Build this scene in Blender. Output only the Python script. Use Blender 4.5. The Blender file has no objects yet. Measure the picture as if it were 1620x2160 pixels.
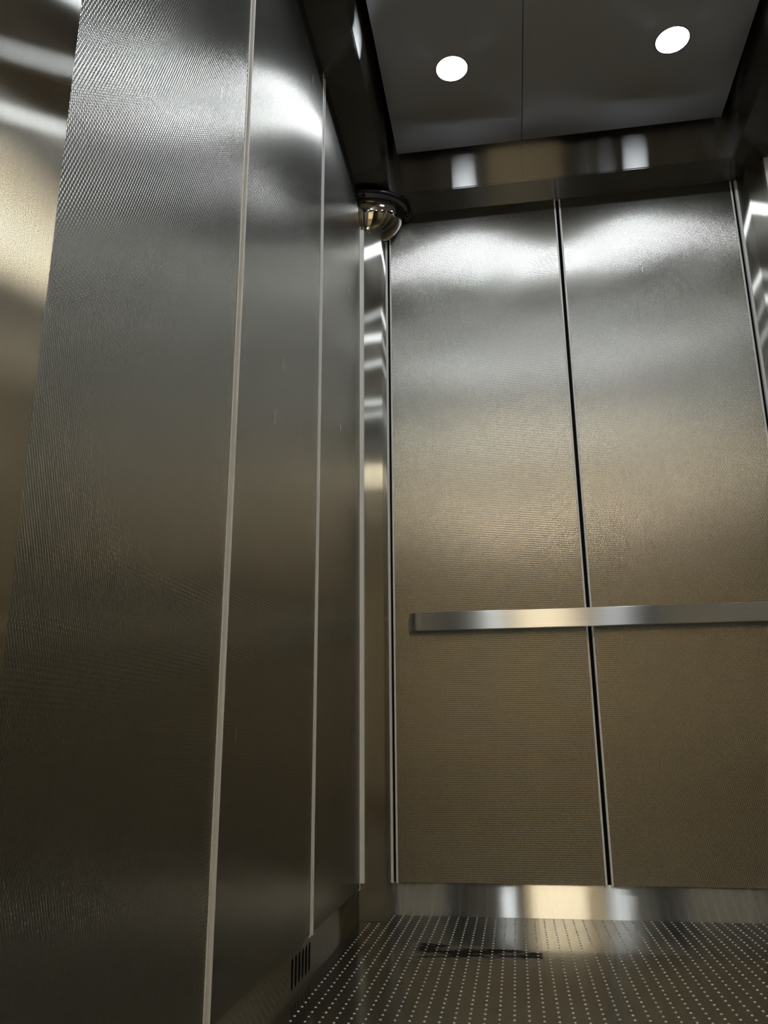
import bpy, bmesh, math, random
from mathutils import Vector, Matrix

random.seed(4)
sc = bpy.context.scene
COL = sc.collection

# ---------------------------------------------------------------- view, camera, light
sc.view_settings.view_transform = 'Standard'
sc.view_settings.look = 'None'
sc.view_settings.gamma = 1.0
sc.view_settings.use_curve_mapping = False
sc.view_settings.exposure = 2.55
sc.cycles.max_bounces = 14
sc.cycles.glossy_bounces = 12
sc.cycles.diffuse_bounces = 5
sc.cycles.sample_clamp_indirect = 12.0
sc.cycles.caustics_reflective = True

CAMX, CAMZ = 0.4261, 0.4486
PITCH, YAW, ROLL = 0.2780, 0.1533, -0.0081
fw = Vector((-math.sin(YAW) * math.cos(PITCH), math.cos(YAW) * math.cos(PITCH), math.sin(PITCH)))
rt = Vector((math.cos(YAW), math.sin(YAW), 0))
up = rt.cross(fw)
rt, up = rt * math.cos(ROLL) + up * math.sin(ROLL), up * math.cos(ROLL) - rt * math.sin(ROLL)
cd = bpy.data.cameras.new('camera')
cd.sensor_fit = 'HORIZONTAL'
cd.sensor_width = 36
cd.lens = 36 * 1711.19 / 1620
cd.clip_start = 0.01
cam = bpy.data.objects.new('camera', cd)
COL.objects.link(cam)
M = Matrix((rt, up, -fw)).transposed().to_4x4()
M.translation = Vector((CAMX, 0, CAMZ))
cam.matrix_world = M
sc.camera = cam

world = bpy.data.worlds.new('world')
sc.world = world
world.use_nodes = True
world.node_tree.nodes['Background'].inputs[0].default_value = (0.5, 0.45, 0.38, 1)
world.node_tree.nodes['Background'].inputs[1].default_value = 0.0

LAMP_COL = (0.87, 0.935, 1.0)
LAMP_E = 14.5
LOBBY_COL = (1.0, 0.89, 0.68)
LOBBY_E = 7.2

# ---------------------------------------------------------------- main dimensions (metres)
W = 1.2916          # inside width between the panel faces
D = 2.392           # back wall panel face
FY = -0.12          # front wall inside face
H = 2.20            # underside of the ceiling soffit
S = 0.083           # top of the skirting
POST = 2.298        # front of the corner posts
PX0, PX1 = 0.068, 1.2236
OX0, OX1, OY0, OY1 = 0.104, 1.1877, -0.01, 2.281   # ceiling opening
HC = 2.33           # lower face of the ceiling panels
T = 0.012           # cladding panel thickness

# ---------------------------------------------------------------- node helpers
class NT:
    def __init__(s, name):
        s.m = bpy.data.materials.new(name)
        s.m.use_nodes = True
        s.t = s.m.node_tree
        s.t.nodes.clear()
        s.out = s.t.nodes.new('ShaderNodeOutputMaterial')
    def n(s, typ, **kw):
        nd = s.t.nodes.new(typ)
        for k, v in kw.items():
            setattr(nd, k, v)
        return nd
    def link(s, a, b):
        s.t.links.new(a, b)
    def put(s, sock, v):
        if isinstance(v, bpy.types.NodeSocket):
            s.link(v, sock)
        else:
            sock.default_value = v
    def math(s, op, a, b=0.0, c=None, clamp=False):
        nd = s.n('ShaderNodeMath', operation=op, use_clamp=clamp)
        s.put(nd.inputs[0], a)
        s.put(nd.inputs[1], b)
        if c is not None:
            s.put(nd.inputs[2], c)
        return nd.outputs[0]
    def vec(s, op, a, b=None):
        nd = s.n('ShaderNodeVectorMath', operation=op)
        s.put(nd.inputs[0], a)
        if b is not None:
            s.put(nd.inputs[1], b)
        return nd.outputs[0]
    def scale(s, a, f):
        nd = s.n('ShaderNodeVectorMath', operation='SCALE')
        s.put(nd.inputs[0], a)
        s.put(nd.inputs['Scale'], f)
        return nd.outputs[0]
    def pos(s):
        g = s.n('ShaderNodeNewGeometry')
        return g.outputs['Position'], g.outputs['Normal']
    def noise(s, vec, sc_, detail=3.0, rough=0.5):
        nd = s.n('ShaderNodeTexNoise')
        s.put(nd.inputs['Vector'], vec)
        nd.inputs['Scale'].default_value = sc_
        nd.inputs['Detail'].default_value = detail
        nd.inputs['Roughness'].default_value = rough
        return nd.outputs['Fac']
    def ramp(s, v, a, b, c=0.0, d=1.0, smooth=False):
        nd = s.n('ShaderNodeMapRange')
        if smooth:
            nd.interpolation_type = 'SMOOTHSTEP'
        s.put(nd.inputs[0], v)
        for i, x in enumerate((a, b, c, d)):
            s.put(nd.inputs[i + 1], x)
        return nd.outputs[0]
    def mixc(s, f, a, b):
        nd = s.n('ShaderNodeMix', data_type='RGBA')
        s.put(nd.inputs[0], f)
        s.put(nd.inputs[6], a)
        s.put(nd.inputs[7], b)
        return nd.outputs[2]
    def comb(s, x, y, z):
        nd = s.n('ShaderNodeCombineXYZ')
        s.put(nd.inputs[0], x); s.put(nd.inputs[1], y); s.put(nd.inputs[2], z)
        return nd.outputs[0]
    def sep(s, v):
        nd = s.n('ShaderNodeSeparateXYZ')
        s.put(nd.inputs[0], v)
        return nd.outputs
    def finish(s, sh):
        s.link(sh, s.out.inputs[0])
        return s.m

def rgba(c):
    return (c[0], c[1], c[2], 1.0)

def brushed(name, grain, col=(0.44, 0.43, 0.395), across=0.76, along=0.07, tone=0.08, streak=0.03):
    """Brushed sheet steel: long grain in direction `grain`; reflections smear across it."""
    k = NT(name)
    P, N = k.pos()
    g = Vector(grain)
    stretch = [400.0, 400.0, 400.0]
    for i in range(3):
        if abs(g[i]) > 0.5:
            stretch[i] = 7.0
    v = k.vec('MULTIPLY', P, tuple(stretch))
    fine = k.noise(v, 1.0, 2.0)
    c = k.mixc(k.math('MULTIPLY', fine, 1.0), rgba([x * (1 - tone) for x in col]), rgba([min(1, x * (1 + tone)) for x in col]))
    Tn = k.vec('NORMALIZE', k.vec('CROSS_PRODUCT', tuple(grain), N))
    wob = k.math('MULTIPLY', k.math('SUBTRACT', fine, 0.5), streak)
    Nn = k.vec('NORMALIZE', k.vec('ADD', N, k.scale(Tn, wob)))
    gl = k.n('ShaderNodeBsdfAnisotropic')
    gl.distribution = 'GGX'
    # alpha across = (r/(1-a))^2-like spread, alpha along = tight
    r = math.sqrt(across * along)
    a = 1 - along / across
    k.put(gl.inputs['Color'], c)
    gl.inputs['Roughness'].default_value = r
    gl.inputs['Anisotropy'].default_value = -a
    k.link(Nn, gl.inputs['Normal'])
    k.link(Tn, gl.inputs['Tangent'])
    return k.finish(gl.outputs[0])

def embossed(name, axis, col=(0.44, 0.43, 0.395), P_=0.0045, Q_=0.0112, ax=0.38, az=0.065, rough=0.235):
    """Sheet steel rolled with small upright staggered dimples; axis 0 = sheet runs along x, 1 = along y."""
    k = NT(name)
    P, N = k.pos()
    x, y, z = k.sep(P)
    u = x if axis == 0 else y
    ku, kz = 2 * math.pi / P_, 2 * math.pi / Q_
    uu = k.math('MULTIPLY', u, ku)
    zz = k.math('MULTIPLY', z, kz)
    gu = k.math('MULTIPLY', k.math('SINE', uu), k.math('COSINE', zz))
    gz = k.math('MULTIPLY', k.math('COSINE', uu), k.math('SINE', zz))
    # a little pressed-in unevenness of the sheet itself
    wav = k.math('MULTIPLY', k.math('SUBTRACT', k.noise(P, 3.0, 2.0), 0.5), 0.04)
    gu = k.math('MULTIPLY_ADD', gu, ax, wav)
    gz = k.math('MULTIPLY', gz, az)
    off = k.comb(gu, 0.0, gz) if axis == 0 else k.comb(0.0, gu, gz)
    Nn = k.vec('NORMALIZE', k.vec('ADD', N, off))
    Tn = k.vec('NORMALIZE', k.vec('CROSS_PRODUCT', (0, 0, 1), N))
    smear = k.noise(k.vec('MULTIPLY', P, (9.0, 9.0, 4.0)), 1.0, 4.0, 0.6)
    rr = k.ramp(smear, 0.45, 0.75, rough, rough * 1.08)
    gl = k.n('ShaderNodeBsdfAnisotropic')
    gl.distribution = 'GGX'
    fine = k.noise(k.vec('MULTIPLY', P, (700.0, 700.0, 30.0)), 1.0, 2.0)
    vo = k.n('ShaderNodeTexVoronoi')
    k.put(vo.inputs['Vector'], k.vec('MULTIPLY', P, (22.0, 22.0, 3.2)))
    vo.inputs['Scale'].default_value = 1.0
    tick = k.math('MULTIPLY', k.math('LESS_THAN', vo.outputs['Distance'], 0.045), k.math('GREATER_THAN', k.sep(vo.outputs['Color'])[0], 0.82))
    cc = k.mixc(fine, rgba([v * 0.93 for v in col]), rgba([v * 1.07 for v in col]))
    k.put(gl.inputs['Color'], k.mixc(k.math('MULTIPLY', tick, 0.35), cc, rgba((0.8, 0.78, 0.72))))
    k.put(gl.inputs['Roughness'], k.math('MULTIPLY_ADD', tick, 0.08, rr))
    gl.inputs['Anisotropy'].default_value = -0.40
    k.link(Nn, gl.inputs['Normal'])
    k.link(Tn, gl.inputs['Tangent'])
    return k.finish(gl.outputs[0])

def plain(name, col, rough=0.5, metal=0.0, spec=0.5, var=0.06, scale=30.0):
    k = NT(name)
    P, N = k.pos()
    b = k.n('ShaderNodeBsdfPrincipled')
    f = k.noise(P, scale, 3.0)
    k.put(b.inputs['Base Color'], k.mixc(f, rgba([v * (1 - var) for v in col]), rgba([min(1, v * (1 + var)) for v in col])))
    b.inputs['Roughness'].default_value = rough
    b.inputs['Metallic'].default_value = metal
    b.inputs['Specular IOR Level'].default_value = spec
    return k.finish(b.outputs[0])

def emit(name, col, strength):
    k = NT(name)
    e = k.n('ShaderNodeEmission')
    e.inputs[0].default_value = rgba(col)
    e.inputs[1].default_value = strength
    return k.finish(e.outputs[0])

def floor_material():
    k = NT('stud_plate_steel')
    P, N = k.pos()
    x, y, z = k.sep(P)
    # plate joints
    def line(coord, at, wd):
        return k.math('LESS_THAN', k.math('ABSOLUTE', k.math('SUBTRACT', coord, at)), wd)
    def rng(coord, a, b):
        return k.math('MULTIPLY', k.math('GREATER_THAN', coord, a), k.math('LESS_THAN', coord, b))
    ln = k.math('MULTIPLY', line(x, 0.4605, 0.0007), k.math('GREATER_THAN', y, 1.745))
    for (cx, y0, y1) in ((0.760, 1.99, 2.5), (0.155, 1.2, 2.02), (1.06, 1.4, 2.04)):
        ln = k.math('MAXIMUM', ln, k.math('MULTIPLY', line(x, cx, 0.0006), rng(y, y0, y1)))
    for (cy, x0, x1) in ((1.745, 0.155, 0.46), (2.035, 0.4605, 0.775), (1.44, -0.1, 1.4)):
        ln = k.math('MAXIMUM', ln, k.math('MULTIPLY', line(y, cy, 0.0010), rng(x, x0, x1)))
    # dark scuffed smear left of the joint
    n1 = k.noise(k.vec('MULTIPLY', P, (9.0, 22.0, 1.0)), 1.0, 5.0, 0.6)
    cy = k.math('MULTIPLY_ADD', x, -0.08, 2.032)
    hw = k.ramp(x, 0.18, 0.45, 0.062, 0.022)
    dist = k.math('ABSOLUTE', k.math('SUBTRACT', y, k.math('MULTIPLY_ADD', n1, 0.10, k.math('SUBTRACT', cy, 0.05))))
    band = k.ramp(k.math('SUBTRACT', dist, hw), 0.0, 0.018, 1.0, 0.0, True)
    band = k.math('MULTIPLY', band, k.math('MULTIPLY', k.ramp(x, 0.15, 0.19, 0, 1, True), k.math('LESS_THAN', x, 0.4598)))
    band = k.math('MULTIPLY', band, k.ramp(n1, 0.30, 0.5, 0.5, 1.0))
    pale = k.ramp(k.noise(k.vec('MULTIPLY', P, (10.0, 2.5, 1.0)), 1.0, 4.0, 0.6), 0.5, 0.75, 0.0, 1.0)
    dull = k.ramp(k.noise(k.vec('MULTIPLY', P, (3.5, 3.5, 1.0)), 1.0, 4.0, 0.55), 0.35, 0.7, 0.0, 1.0)
    c = k.mixc(dull, rgba((0.19, 0.186, 0.163)), rgba((0.135, 0.132, 0.115)))
    c = k.mixc(k.math('MULTIPLY', pale, 0.25), c, rgba((0.23, 0.225, 0.20)))
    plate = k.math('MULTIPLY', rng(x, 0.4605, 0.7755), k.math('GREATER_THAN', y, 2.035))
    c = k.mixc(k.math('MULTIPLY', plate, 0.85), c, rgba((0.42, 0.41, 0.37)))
    c = k.mixc(k.math('MULTIPLY', band, 0.92), c, rgba((0.018, 0.013, 0.010)))
    c = k.mixc(ln, c, rgba((0.03, 0.025, 0.02)))
    b = k.n('ShaderNodeBsdfPrincipled')
    k.put(b.inputs['Base Color'], c)
    k.put(b.inputs['Metallic'], k.ramp(band, 0, 1, 0.9, 0.0))
    k.put(b.inputs['Specular IOR Level'], k.ramp(band, 0, 1, 0.5, 0.0))
    k.put(b.inputs['Roughness'], k.math('ADD', k.ramp(dull, 0, 1, 0.15, 0.23), k.math('MULTIPLY', band, 0.25)))
    return k.finish(b.outputs[0])

STEEL = (0.60, 0.585, 0.55)
M_emb_back = embossed('embossed_steel_back', 0)
M_emb_left = embossed('embossed_steel_side', 1, az=0.11)
M_brush_v = brushed('brushed_steel_upright_grain', (0, 0, 1))
M_brush_x = brushed('brushed_steel_crosswise_grain', (1, 0, 0))
M_brush_y = brushed('brushed_steel_lengthwise_grain', (0, 1, 0))
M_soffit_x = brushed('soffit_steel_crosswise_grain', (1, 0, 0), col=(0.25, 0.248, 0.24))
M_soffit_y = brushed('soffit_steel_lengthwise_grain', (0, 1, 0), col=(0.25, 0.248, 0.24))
M_rail = brushed('brushed_rail_steel', (1, 0, 0), col=(0.60, 0.585, 0.55), across=0.66, along=0.15)
M_alu = plain('pale_anodised_aluminium', (0.98, 0.97, 0.93), rough=0.40, metal=0.0, spec=1.0, var=0.02)
M_dark = plain('black_rubber_backing', (0.006, 0.0055, 0.006), rough=0.6, spec=0.1)
M_cavity = plain('dark_cavity', (0.004, 0.004, 0.0045), rough=0.8, spec=0.0)
M_black = plain('black_plastic_rim', (0.005, 0.005, 0.007), rough=0.35)
M_ceil = brushed('satin_ceiling_steel', (0, 1, 0), col=(0.72, 0.74, 0.82), across=0.62, along=0.20, tone=0.03, streak=0.01)
M_skirt = brushed('shiny_skirting_steel', (1, 0, 0), col=(0.76, 0.74, 0.69), across=0.92, along=0.065)
M_mirror = plain('chromed_mirror', (0.58, 0.57, 0.54), rough=0.03, metal=1.0, var=0.01)
M_flange = plain('grey_mirror_flange', (0.25, 0.24, 0.23), rough=0.25, metal=1.0)
M_lamp = emit('white_led_lens', LAMP_COL, LAMP_E)
M_lobbylamp = emit('warm_lobby_lens', LOBBY_COL, LOBBY_E)
M_ring = plain('satin_lamp_ring', (0.5, 0.5, 0.5), rough=0.3, metal=1.0)
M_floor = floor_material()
M_stud = plain('worn_bright_stud_steel', (0.66, 0.63, 0.57), rough=0.42, metal=0.85, var=0.1)
M_cream = plain('cream_lobby_wall_paint', (0.66, 0.61, 0.50), rough=0.7)
M_added_leaf = plain('beige_added_leaf', (0.45, 0.385, 0.30), rough=0.5)
M_lobfloor = plain('brown_lobby_floor', (0.10, 0.075, 0.05), rough=0.5)
M_lobceil = plain('pale_lobby_ceiling', (0.7, 0.64, 0.54), rough=0.8)

# ---------------------------------------------------------------- mesh helpers
def box(bm, x0, x1, y0, y1, z0, z1, bevel=0.0):
    vs = [bm.verts.new((x, y, z)) for x in (x0, x1) for y in (y0, y1) for z in (z0, z1)]
    f = [(0, 1, 3, 2), (4, 6, 7, 5), (0, 4, 5, 1), (2, 3, 7, 6), (0, 2, 6, 4), (1, 5, 7, 3)]
    fs = [bm.faces.new([vs[i] for i in q]) for q in f]
    if bevel:
        es = set(e for fc in fs for e in fc.edges)
        bmesh.ops.bevel(bm, geom=list(es), offset=bevel, segments=2, affect='EDGES', profile=0.6)
    return fs

def obj(name, bm, mat, parent=None, loc=None, smooth=False):
    bmesh.ops.recalc_face_normals(bm, faces=bm.faces)
    me = bpy.data.meshes.new(name)
    bm.to_mesh(me)
    bm.free()
    me.materials.append(mat)
    if smooth:
        for p in me.polygons:
            p.use_smooth = True
    o = bpy.data.objects.new(name, me)
    COL.objects.link(o)
    if loc:
        o.location = loc
    if parent:
        o.parent = parent
    return o

def bobj(name, b, mat, parent=None, bevel=0.0):
    bm = bmesh.new()
    box(bm, *b, bevel=bevel)
    return obj(name, bm, mat, parent)

def struct(o, label, cat):
    o['kind'] = 'structure'
    o['label'] = label
    o['category'] = cat
    return o

def tag(o, label, cat, group=None):
    o['label'] = label
    o['category'] = cat
    if group:
        o['group'] = group
    return o

def empty(name, loc=(0, 0, 0)):
    o = bpy.data.objects.new(name, None)
    o.empty_display_size = 0.05
    COL.objects.link(o)
    o.location = loc
    return o

# ---------------------------------------------------------------- floor
bm = bmesh.new()
box(bm, -0.03, W + 0.03, FY - 0.10, D + 0.03, -0.03, 0.0)
PIT, PITY = 0.0249, 0.0258
prof = ((0.0, 1.0), (0.35, 0.92), (0.7, 0.6), (1.0, 0.0))
R_, Hh = 0.0029, 0.0014
nseg = 10
x = 0.0267
cols = []
while x < W - 0.004:
    cols.append(x); x += PIT
y = 1.5585 - 41 * PITY
rows = []
while y < D - 0.004:
    rows.append(y); y += PITY
for cx in cols:
    for cy in rows:
        top = bm.verts.new((cx, cy, Hh))
        prev = None
        for (rr, hh) in prof[1:]:
            ring = [bm.verts.new((cx + R_ * rr * math.cos(2 * math.pi * i / nseg), cy + R_ * rr * math.sin(2 * math.pi * i / nseg), Hh * hh - (0.0002 if hh == 0 else 0))) for i in range(nseg)]
            for i in range(nseg):
                j = (i + 1) % nseg
                if prev is None:
                    bm.faces.new((top, ring[i], ring[j]))
                else:
                    bm.faces.new((prev[i], ring[i], ring[j], prev[j]))
            prev = ring
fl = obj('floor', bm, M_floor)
me = fl.data
for p in me.polygons:
    p.use_smooth = len(p.vertices) == 3 or p.area < 1e-4
me.materials.append(M_stud)
for p in me.polygons:
    if p.area < 1e-4:
        p.material_index = 1
struct(fl, 'worn grey steel lift floor with rows of small raised studs', 'floor')

# ---------------------------------------------------------------- cladding panels
def panel_x(parent, x0, x1, yf, mat, z0=S, z1=H, trims=(1, 1), face=-1):
    """Panel in an x-z plane, face at yf, thickness behind it."""
    tw = 0.0055
    a = x0 + (tw if trims[0] else 0)
    b = x1 - (tw if trims[1] else 0)
    yb = yf - face * T
    o = bobj('wall_panel', (a, b, min(yf, yb), max(yf, yb), z0, z1), mat, parent)
    yt = yf + face * 0.0012
    for i, (p, q) in enumerate(((x0, a), (b, x1))):
        if trims[i]:
            t = bobj('edge_trim', (p, q, min(yt, yb), max(yt, yb), z0 - 0.002, z1 - 0.001), M_alu, o, bevel=0.0016)
            t['label'] = 'pale aluminium edge strip'
    return o

def panel_y(parent, y0, y1, xf, mat, z0=S, z1=H, trims=(1, 1), face=1):
    tw = 0.0055
    a = y0 + (tw if trims[0] else 0)
    b = y1 - (tw if trims[1] else 0)
    xb = xf - face * T
    o = bobj('wall_panel', (min(xf, xb), max(xf, xb), a, b, z0, z1), mat, parent)
    xt = xf + face * 0.0012
    for i, (p, q) in enumerate(((y0, a), (b, y1))):
        if trims[i]:
            t = bobj('edge_trim', (min(xt, xb), max(xt, xb), p, q, z0 - 0.006, z1 - 0.001), M_alu, o, bevel=0.0016)
            t['label'] = 'pale aluminium edge strip'
    return o

wl = bobj('wall_left', (-0.03, -T, FY - 0.1, D + 0.03, 0, 2.46), M_dark)
struct(wl, 'left lift wall clad in embossed steel panels with pale joints', 'wall')
wb = bobj('wall_back', (-0.03, W + 0.03, D + T, D + 0.04, 0, 2.46), M_dark)
struct(wb, 'back lift wall of two embossed steel panels behind the handrail', 'wall')
wr = bobj('wall_right', (W + T, W + 0.03, FY - 0.1, D + 0.03, 0, 2.46), M_dark)
struct(wr, 'right lift wall clad in embossed steel panels', 'wall')

panel_y(wl, 0.600, 1.165, 0.0, M_emb_left, trims=(0, 1))
panel_y(wl, 1.180, 1.749, 0.0, M_emb_left)
panel_y(wl, 1.764, 2.290, 0.0, M_emb_left)
panel_y(wr, 0.600, 1.165, W, M_emb_left, trims=(0, 1), face=-1)
panel_y(wr, 1.180, 1.749, W, M_emb_left, face=-1)
panel_y(wr, 1.764, 2.290, W, M_emb_left, face=-1)
panel_x(wb, 0.0820, 0.6458, D, M_emb_back)
panel_x(wb, 0.6562, 1.2070, D, M_emb_back)
for (a, b) in ((0.0680, 0.0745), (1.2165, 1.2236)):
    t = bobj('edge_trim', (a, b, D - 0.0012, D + T, S - 0.002, H - 0.001), M_alu, wb, bevel=0.0009)
    t['label'] = 'pale aluminium strip beside the corner post'

# smooth front returns nearest the doorway
p = bobj('return_panel', (-T, 0.0022, FY, 0.634, 0.0, H), M_brush_v, wl, bevel=0.0008)
p['label'] = 'smooth brushed steel return panel'
p = bobj('return_panel', (W - 0.0022, W + T, FY, 0.634, 0.0, H), M_brush_v, wr, bevel=0.0008)
p['label'] = 'smooth brushed steel return panel'

# ---------------------------------------------------------------- corner posts
for nm, a, b, tx, lab in (('trim_1', -T, PX0, (-0.002, 0.0115), 'brushed steel corner post left of back wall, below the dome mirror'),
                          ('trim_2', PX1, W + T, (W - 0.0115, W + 0.002), 'brushed steel corner post at right end of back wall')):
    o = bobj(nm, (a, b, POST, D + T, 0, H), M_brush_v, bevel=0.0012)
    struct(o, lab, 'corner post')
    t = bobj('edge_trim', (tx[0], tx[1], POST - 0.006, POST - 0.0002, 0.093, H - 0.001), M_alu, o, bevel=0.001)
    t['label'] = 'pale aluminium strip'

# ---------------------------------------------------------------- skirting
SK = 0.005
def stadium(cx, z0, z1, w, n=8):
    r = w / 2
    pts = []
    for i in range(n + 1):
        a = math.pi * i / n
        pts.append((cx + r * math.cos(a), z1 - r + r * math.sin(a)))
    for i in range(n + 1):
        a = math.pi + math.pi * i / n
        pts.append((cx + r * math.cos(a), z0 + r + r * math.sin(a)))
    return pts

SL_Y = [1.627 + i * 0.0262 for i in range(6)]
cu = bpy.data.curves.new('skirting_outline', 'CURVE')
cu.dimensions = '2D'
cu.fill_mode = 'BOTH'
cu.extrude = 0.0012
def spline(pts):
    sp = cu.splines.new('POLY')
    sp.points.add(len(pts) - 1)
    for i, (a, b) in enumerate(pts):
        sp.points[i].co = (a, b, 0, 1)
    sp.use_cyclic_u = True
spline([(0.634, 0.0), (POST, 0.0), (POST, S), (0.634, S)])
for sy in SL_Y:
    spline(stadium(sy, 0.0135, 0.0665, 0.0138))
tmp = bpy.data.objects.new('skirting_outline', cu)
COL.objects.link(tmp)
dg = bpy.context.evaluated_depsgraph_get()
me = bpy.data.meshes.new_from_object(tmp.evaluated_get(dg))
bpy.data.objects.remove(tmp)
bpy.data.curves.remove(cu)
# curve plane (u, v) -> world (y, z)
for v in me.vertices:
    u, w_, d = v.co
    v.co = (-SK + d, u, w_)
me.materials.clear()
me.materials.append(M_brush_y)
bl = bpy.data.objects.new('baseboard_left', me)
COL.objects.link(bl)
struct(bl, 'brushed steel skirting under left wall with six upright slots', 'skirting')
vb = bobj('vent_backing', (-T + 0.0003, -T + 0.002, SL_Y[0] - 0.02, SL_Y[-1] + 0.02, 0.005, 0.08), M_cavity, bl)
vb['label'] = 'dark opening behind the six slots'
for i, sy in enumerate(SL_Y):
    bm = bmesh.new()
    pts = stadium(sy, 0.0135, 0.0665, 0.0138)
    f = bm.faces.new([bm.verts.new((-SK + 0.0008, a, b)) for a, b in pts])
    ex = bmesh.ops.extrude_face_region(bm, geom=[f])
    for v in ex['geom']:
        if isinstance(v, bmesh.types.BMVert):
            v.co.x -= 0.003
    o = obj('vent_slot', bm, M_cavity, bl)
    o['label'] = 'dark round-ended air slot'

bb = bobj('baseboard_back', (PX0, PX1, D + SK, D + T, 0, S), M_skirt)
struct(bb, 'shiny brushed steel skirting under the back wall panels', 'skirting')
for nm, a, b, lab in (('baseboard_right', W + SK, W + T, 'brushed steel skirting under right wall panels'),):
    o = bobj(nm, (a, b, 0.634, POST, 0, S), M_brush_y)
    struct(o, lab, 'skirting')

# ---------------------------------------------------------------- ceiling: soffit frame, panels, dark roof above
ce = bobj('ceiling', (-0.03, W + 0.03, FY - 0.1, D + 0.04, 2.46, 2.49), M_cavity)
struct(ce, 'dark lift ceiling with steel soffit frame and two hung panels', 'ceiling')
def soffit(pts_low, mat):
    """Mitred length of soffit: quad at the bottom, turned up along its inner edge."""
    bm = bmesh.new()
    lo = [bm.verts.new((a, b, H)) for a, b in pts_low]
    hi = [bm.verts.new((a, b, 2.458)) for a, b in pts_low]
    bm.faces.new(lo)
    bm.faces.new(hi[::-1])
    for i in range(4):
        j = (i + 1) % 4
        bm.faces.new((lo[i], lo[j], hi[j], hi[i]))
    bm.edges.ensure_lookup_table()
    e = [e for e in bm.edges if set(e.verts) == {lo[2], lo[3]}]
    bmesh.ops.bevel(bm, geom=e, offset=0.0030, segments=3, affect='EDGES')
    return obj('soffit', bm, mat, ce)
e0, e1 = -T + 0.0005, W + T - 0.0005
f0, f1 = FY, D + T - 0.0005
g = 0.0003
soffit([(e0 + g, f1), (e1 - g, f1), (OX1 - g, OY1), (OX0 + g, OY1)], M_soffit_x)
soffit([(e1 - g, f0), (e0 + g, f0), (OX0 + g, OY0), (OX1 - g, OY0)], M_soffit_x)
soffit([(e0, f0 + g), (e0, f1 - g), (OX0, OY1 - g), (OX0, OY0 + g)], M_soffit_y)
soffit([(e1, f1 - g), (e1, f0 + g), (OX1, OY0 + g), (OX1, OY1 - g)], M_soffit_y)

SEAM = 0.5416
LAMPS = [(x, y) for y in (1.92, 1.135, 0.35) for x in (0.339, 0.9545)]
def ceiling_panel(x0, x1):
    bm = bmesh.new()
    box(bm, x0, x1, 0.03, 2.2474, HC, HC + 0.018, bevel=0.001)
    return obj('ceiling_panel', bm, M_ceil, ce)
ceiling_panel(0.1328, SEAM - 0.0009)
ceiling_panel(SEAM + 0.0009, 1.1596)
bobj('hanger_bar', (0.3, 1.0, 0.30, 0.34, HC + 0.0182, 2.4598), M_cavity, ce)
bobj('hanger_bar', (0.3, 1.0, 1.90, 1.94, HC + 0.0182, 2.4598), M_cavity, ce)

# ---------------------------------------------------------------- downlights
def disc_lens(r, dome, n=48):
    bm = bmesh.new()
    c = bm.verts.new((0, 0, -dome))
    prev = None
    for kx in range(1, 6):
        t = kx / 5
        ring = [bm.verts.new((r * t * math.cos(2 * math.pi * i / n), r * t * math.sin(2 * math.pi * i / n), -dome * (1 - t * t))) for i in range(n)]
        for i in range(n):
            j = (i + 1) % n
            if prev is None:
                bm.faces.new((c, ring[i], ring[j]))
            else:
                bm.faces.new((prev[i], ring[i], ring[j], prev[j]))
        prev = ring
    return bm
def ring_mesh(r0, r1, h, n=48):
    bm = bmesh.new()
    prof = [(r0, 0.0), (r0, -h), (r1 - 0.001, -h), (r1, -h * 0.4), (r1, 0.0)]
    rs = [[bm.verts.new((r * math.cos(2 * math.pi * i / n), r * math.sin(2 * math.pi * i / n), z)) for i in range(n)] for r, z in prof]
    for a, b in zip(rs, rs[1:] + rs[:1]):
        for i in range(n):
            j = (i + 1) % n
            bm.faces.new((a[i], a[j], b[j], b[i]))
    return bm
lampt = empty('ceiling_light', (LAMPS[0][0], LAMPS[0][1], HC))
l1 = obj('lens', disc_lens(0.0445, 0.0030), M_lamp, lampt, (0, 0, -0.0002), True)
l1['label'] = 'glowing white lens'
obj('bezel', ring_mesh(0.0445, 0.049, 0.0012), M_ring, lampt)
lab = ['round white downlight left of the ceiling seam, nearer the dome mirror',
       'round white downlight right of the ceiling seam, at upper right',
       'left round downlight of the middle pair, above the frame',
       'right round downlight of the middle pair, above the frame',
       'left round downlight of the pair nearest the doorway',
       'right round downlight of the pair nearest the doorway']
for i, (lx, ly) in enumerate(LAMPS):
    if i == 0:
        o = lampt
    else:
        o = lampt.copy(); COL.objects.link(o); o.location = (lx, ly, HC)
        for ch in list(lampt.children):
            c = ch.copy(); COL.objects.link(c); c.parent = o
    tag(o, lab[i], 'ceiling light', 'round downlights in the ceiling panels')

# ---------------------------------------------------------------- handrail
def strip(path, z0, z1, th):
    """Flat bar bent along a plan path."""
    bm = bmesh.new()
    n = len(path)
    nor = []
    for i in range(n):
        a = Vector(path[max(0, i - 1)]); b = Vector(path[min(n - 1, i + 1)])
        d = (b - a).normalized()
        nor.append(Vector((d.y, -d.x)))
    rows_ = []
    bv = 0.0012
    for i, pnt in enumerate(path):
        o_ = Vector(pnt); nn = nor[i]
        prof = [(0, z0 + bv), (bv, z0), (th - bv, z0), (th, z0 + bv), (th, z1 - bv), (th - bv, z1), (bv, z1), (0, z1 - bv)]
        rows_.append([bm.verts.new((*(o_ - nn * d), z)) for d, z in prof])
    for a, b in zip(rows_, rows_[1:]):
        for i in range(8):
            j = (i + 1) % 8
            bm.faces.new((a[i], a[j], b[j], b[i]))
    bm.faces.new(rows_[0]); bm.faces.new(rows_[-1][::-1])
    return bm
HX0, HX1, HY, HR = 0.1345, W - 0.1345, 2.332, 0.034
path = [(HX0, D - 0.0002), (HX0, HY + HR)]
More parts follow.
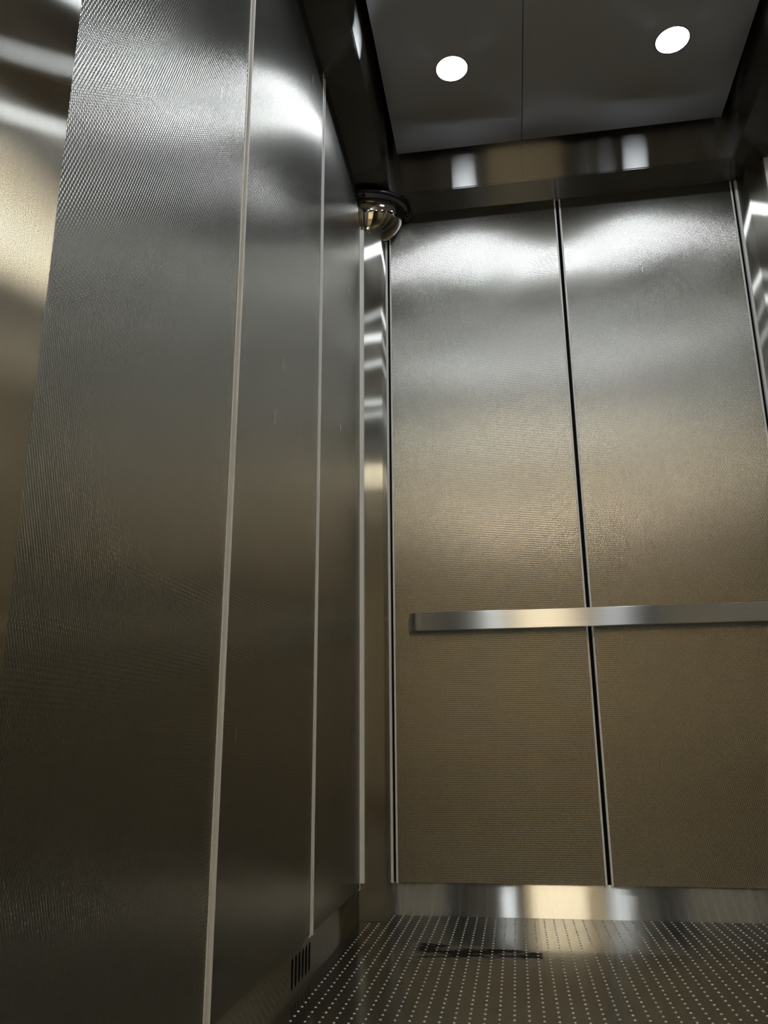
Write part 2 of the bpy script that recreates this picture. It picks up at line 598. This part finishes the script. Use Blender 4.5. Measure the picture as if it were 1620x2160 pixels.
for i in range(1, 11):
    a = math.pi + math.pi / 2 * i / 10
    path.append((HX0 + HR + HR * math.cos(a), HY + HR + HR * math.sin(a)))
path.append((HX1 - HR, HY))
for i in range(1, 11):
    a = 1.5 * math.pi + math.pi / 2 * i / 10
    path.append((HX1 - HR + HR * math.cos(a), HY + HR + HR * math.sin(a)))
path.append((HX1, D - 0.0002))
hr = obj('handrail', strip(path, 0.7605, 0.8132, 0.010), M_rail)
for p_ in hr.data.polygons:
    p_.use_smooth = False
tag(hr, 'flat brushed steel handrail bent back at its ends across the back wall', 'handrail')

# ---------------------------------------------------------------- convex corner mirror
cmx = empty('corner_mirror', (0, D, 2.175))
tag(cmx, 'chrome dome mirror with black rim in the upper left corner', 'mirror')
ZR = 2.176
BY = 2.345
# dome: half ellipsoid against left wall, running on to the back wall
bm = bmesh.new()
def dome_outline(sx, sy):
    pts = []
    for i in range(25):
        a = math.pi / 2 * i / 24
        pts.append((sx * math.sin(a), BY - sy * math.cos(a)))
    pts.append((sx, D - 0.0005))
    return pts
AX, AY, HD = 0.138, 0.088, 0.113
nr, na = 22, 30
def dpt(t, a):
    # t: 0 bottom .. 1 rim ; a: 0 = left wall side, 1 = towards back wall
    st, ct = math.sin(t * math.pi / 2), math.cos(t * math.pi / 2)
    ang = a * math.pi
    return (AX * st * math.sin(ang), BY - AY * st * math.cos(ang), ZR - HD * ct)
rowsd = []
for i in range(nr + 1):
    r = []
    for j in range(na + 1):
        x_, y_, z_ = dpt(i / nr, j / na)
        y_ = min(y_, D - 0.0006)
        x_ = max(x_, 0.0013)
        r.append(bm.verts.new((x_, y_ - D, z_ - 2.175)))
    rowsd.append(r)
for i in range(nr):
    for j in range(na):
        bm.faces.new((rowsd[i][j], rowsd[i][j + 1], rowsd[i + 1][j + 1], rowsd[i + 1][j]))
bmesh.ops.remove_doubles(bm, verts=bm.verts, dist=1e-6)
dm = obj('dome', bm, M_mirror, cmx, smooth=True)
dm['label'] = 'polished convex mirror dome'
def rim_tube(sx, sy, zc, r, name, mat):
    pts = [(a, b) for a, b in dome_outline(sx, sy)]
    bm = bmesh.new()
    rr = []
    n = len(pts)
    for i, (a, b) in enumerate(pts):
        p0 = Vector(pts[max(0, i - 1)]); p1 = Vector(pts[min(n - 1, i + 1)])
        d = (p1 - p0).normalized(); nn = Vector((d.y, -d.x))
        rr.append([bm.verts.new((max(0.0013, a + nn.x * r[0] * math.cos(2 * math.pi * k_ / 10)), min(-0.0004, b + nn.y * r[0] * math.cos(2 * math.pi * k_ / 10) - D), zc + r[1] * math.sin(2 * math.pi * k_ / 10) - 2.175)) for k_ in range(10)])
    for a, b in zip(rr, rr[1:]):
        for i in range(10):
            j = (i + 1) % 10
            bm.faces.new((a[i], a[j], b[j], b[i]))
    bm.faces.new(rr[0]); bm.faces.new(rr[-1][::-1])
    return obj(name, bm, mat, cmx, smooth=True)
o = rim_tube(0.155, 0.118, 2.190, (0.0055, 0.0085), 'rim', M_black)
o['label'] = 'black outer rim'
o = rim_tube(AX - 0.001, AY - 0.001, 2.1765, (0.0055, 0.0045), 'inner_bead', M_black)
# flange between the rims
bm = bmesh.new()
oa = dome_outline(0.155, 0.118); ob = dome_outline(AX - 0.004, AY - 0.004)
va = [bm.verts.new((max(.0013, a), b - D, 2.1835 - 2.175)) for a, b in oa]
vb_ = [bm.verts.new((max(.0013, a), b - D, 2.1775 - 2.175)) for a, b in ob]
vc = [bm.verts.new((max(.0013, a), b - D, 2.195 - 2.175)) for a, b in oa]
vd = [bm.verts.new((max(.0013, a), b - D, 2.195 - 2.175)) for a, b in ob]
for i in range(len(oa) - 1):
    bm.faces.new((va[i], va[i + 1], vb_[i + 1], vb_[i]))
    bm.faces.new((vc[i], vd[i], vd[i + 1], vc[i + 1]))
    bm.faces.new((va[i], vc[i], vc[i + 1], va[i + 1]))
    bm.faces.new((vb_[i], vb_[i + 1], vd[i + 1], vd[i]))
bm.faces.new((va[0], vb_[0], vd[0], vc[0])); bm.faces.new((va[-1], vc[-1], vd[-1], vb_[-1]))
o = obj('flange', bm, M_flange, cmx)
o['label'] = 'grey ring between the black rims'
for (sx, sy) in ((0.020, -0.151), (0.148, -0.030)):
    bm = bmesh.new()
    bmesh.ops.create_cone(bm, cap_ends=True, segments=14, radius1=0.0045, radius2=0.0052, depth=0.010)
    for v in bm.verts:
        v.co += Vector((sx, sy, 2.1775 - 2.175))
    obj('screw', bm, M_black, cmx)

# ---------------------------------------------------------------- front wall, doorway and lobby behind the camera
DX0, DX1, DH = 0.43, 0.872, 2.19
bm = bmesh.new()
box(bm, -T, DX0, FY - 0.04, FY, 0, H)
box(bm, DX1, W + T, FY - 0.04, FY, 0, H)
box(bm, DX0, DX1, FY - 0.04, FY, DH, H)
wf = obj('wall_front', bm, M_brush_v)
struct(wf, 'brushed steel front wall around the open doorway', 'wall')
dl = bobj('added_door_leaf', (0.10, 0.4305, FY + 0.001, FY + 0.026, 0.004, 2.18), M_added_leaf, bevel=0.002)  # added unseen leaf, beige to reflect warmly in skirting and lower back wall
struct(dl, 'added unseen beige door leaf left of the doorway, for a warm reflection in the skirting', 'door')
LY0, LX0, LX1, LZ = -3.2, -0.9, 2.4, 2.45
o = bobj('floor_lobby', (LX0, LX1, LY0, FY - 0.10, -0.03, 0.0), M_lobfloor); struct(o, 'brown landing floor outside the lift', 'floor')
o = bobj('ceiling_lobby', (LX0, LX1, LY0, FY - 0.04, LZ, LZ + 0.03), M_lobceil); struct(o, 'pale landing ceiling outside the lift', 'ceiling')
o = bobj('wall_lobby', (LX0, LX1, LY0 - 0.03, LY0, 0, LZ), M_cream); struct(o, 'cream landing wall facing the lift', 'wall')
for a in (LX0 - 0.03, LX1):
    o = bobj('wall_lobby', (a, a + 0.03, LY0, FY - 0.04, 0, LZ), M_cream); struct(o, 'cream landing side wall', 'wall')
for a, b in ((LX0, -0.03), (W + 0.03, LX1)):
    o = bobj('wall_lobby', (a, b, FY - 0.10, FY - 0.05, 0, LZ), M_cream); struct(o, 'cream landing wall beside the lift doorway', 'wall')
LOB = ((0.68, -1.25, 0.22, 0.30, 'small warm light panel in the landing ceiling straight outside the doorway'),
       (-0.40, -1.10, 0.32, 0.45, 'added unseen warm light panel left of the doorway, brightening the landing walls'),  # both side panels are added out of view to brighten the landing walls
       (1.75, -1.10, 0.32, 0.45, 'added unseen warm light panel right of the doorway, brightening the landing walls'))
for (lx, ly, hx, hy, lb) in LOB:
    lob = empty('landing_light', (lx, ly, LZ))
    tag(lob, lb, 'ceiling light')
    bobj('frame', (-hx, hx, -hy, hy, -0.02, -0.0005), M_lobceil, lob)
    bobj('lens', (-hx + 0.02, hx - 0.02, -hy + 0.02, hy - 0.02, -0.024, -0.0205), M_lobbylamp, lob)
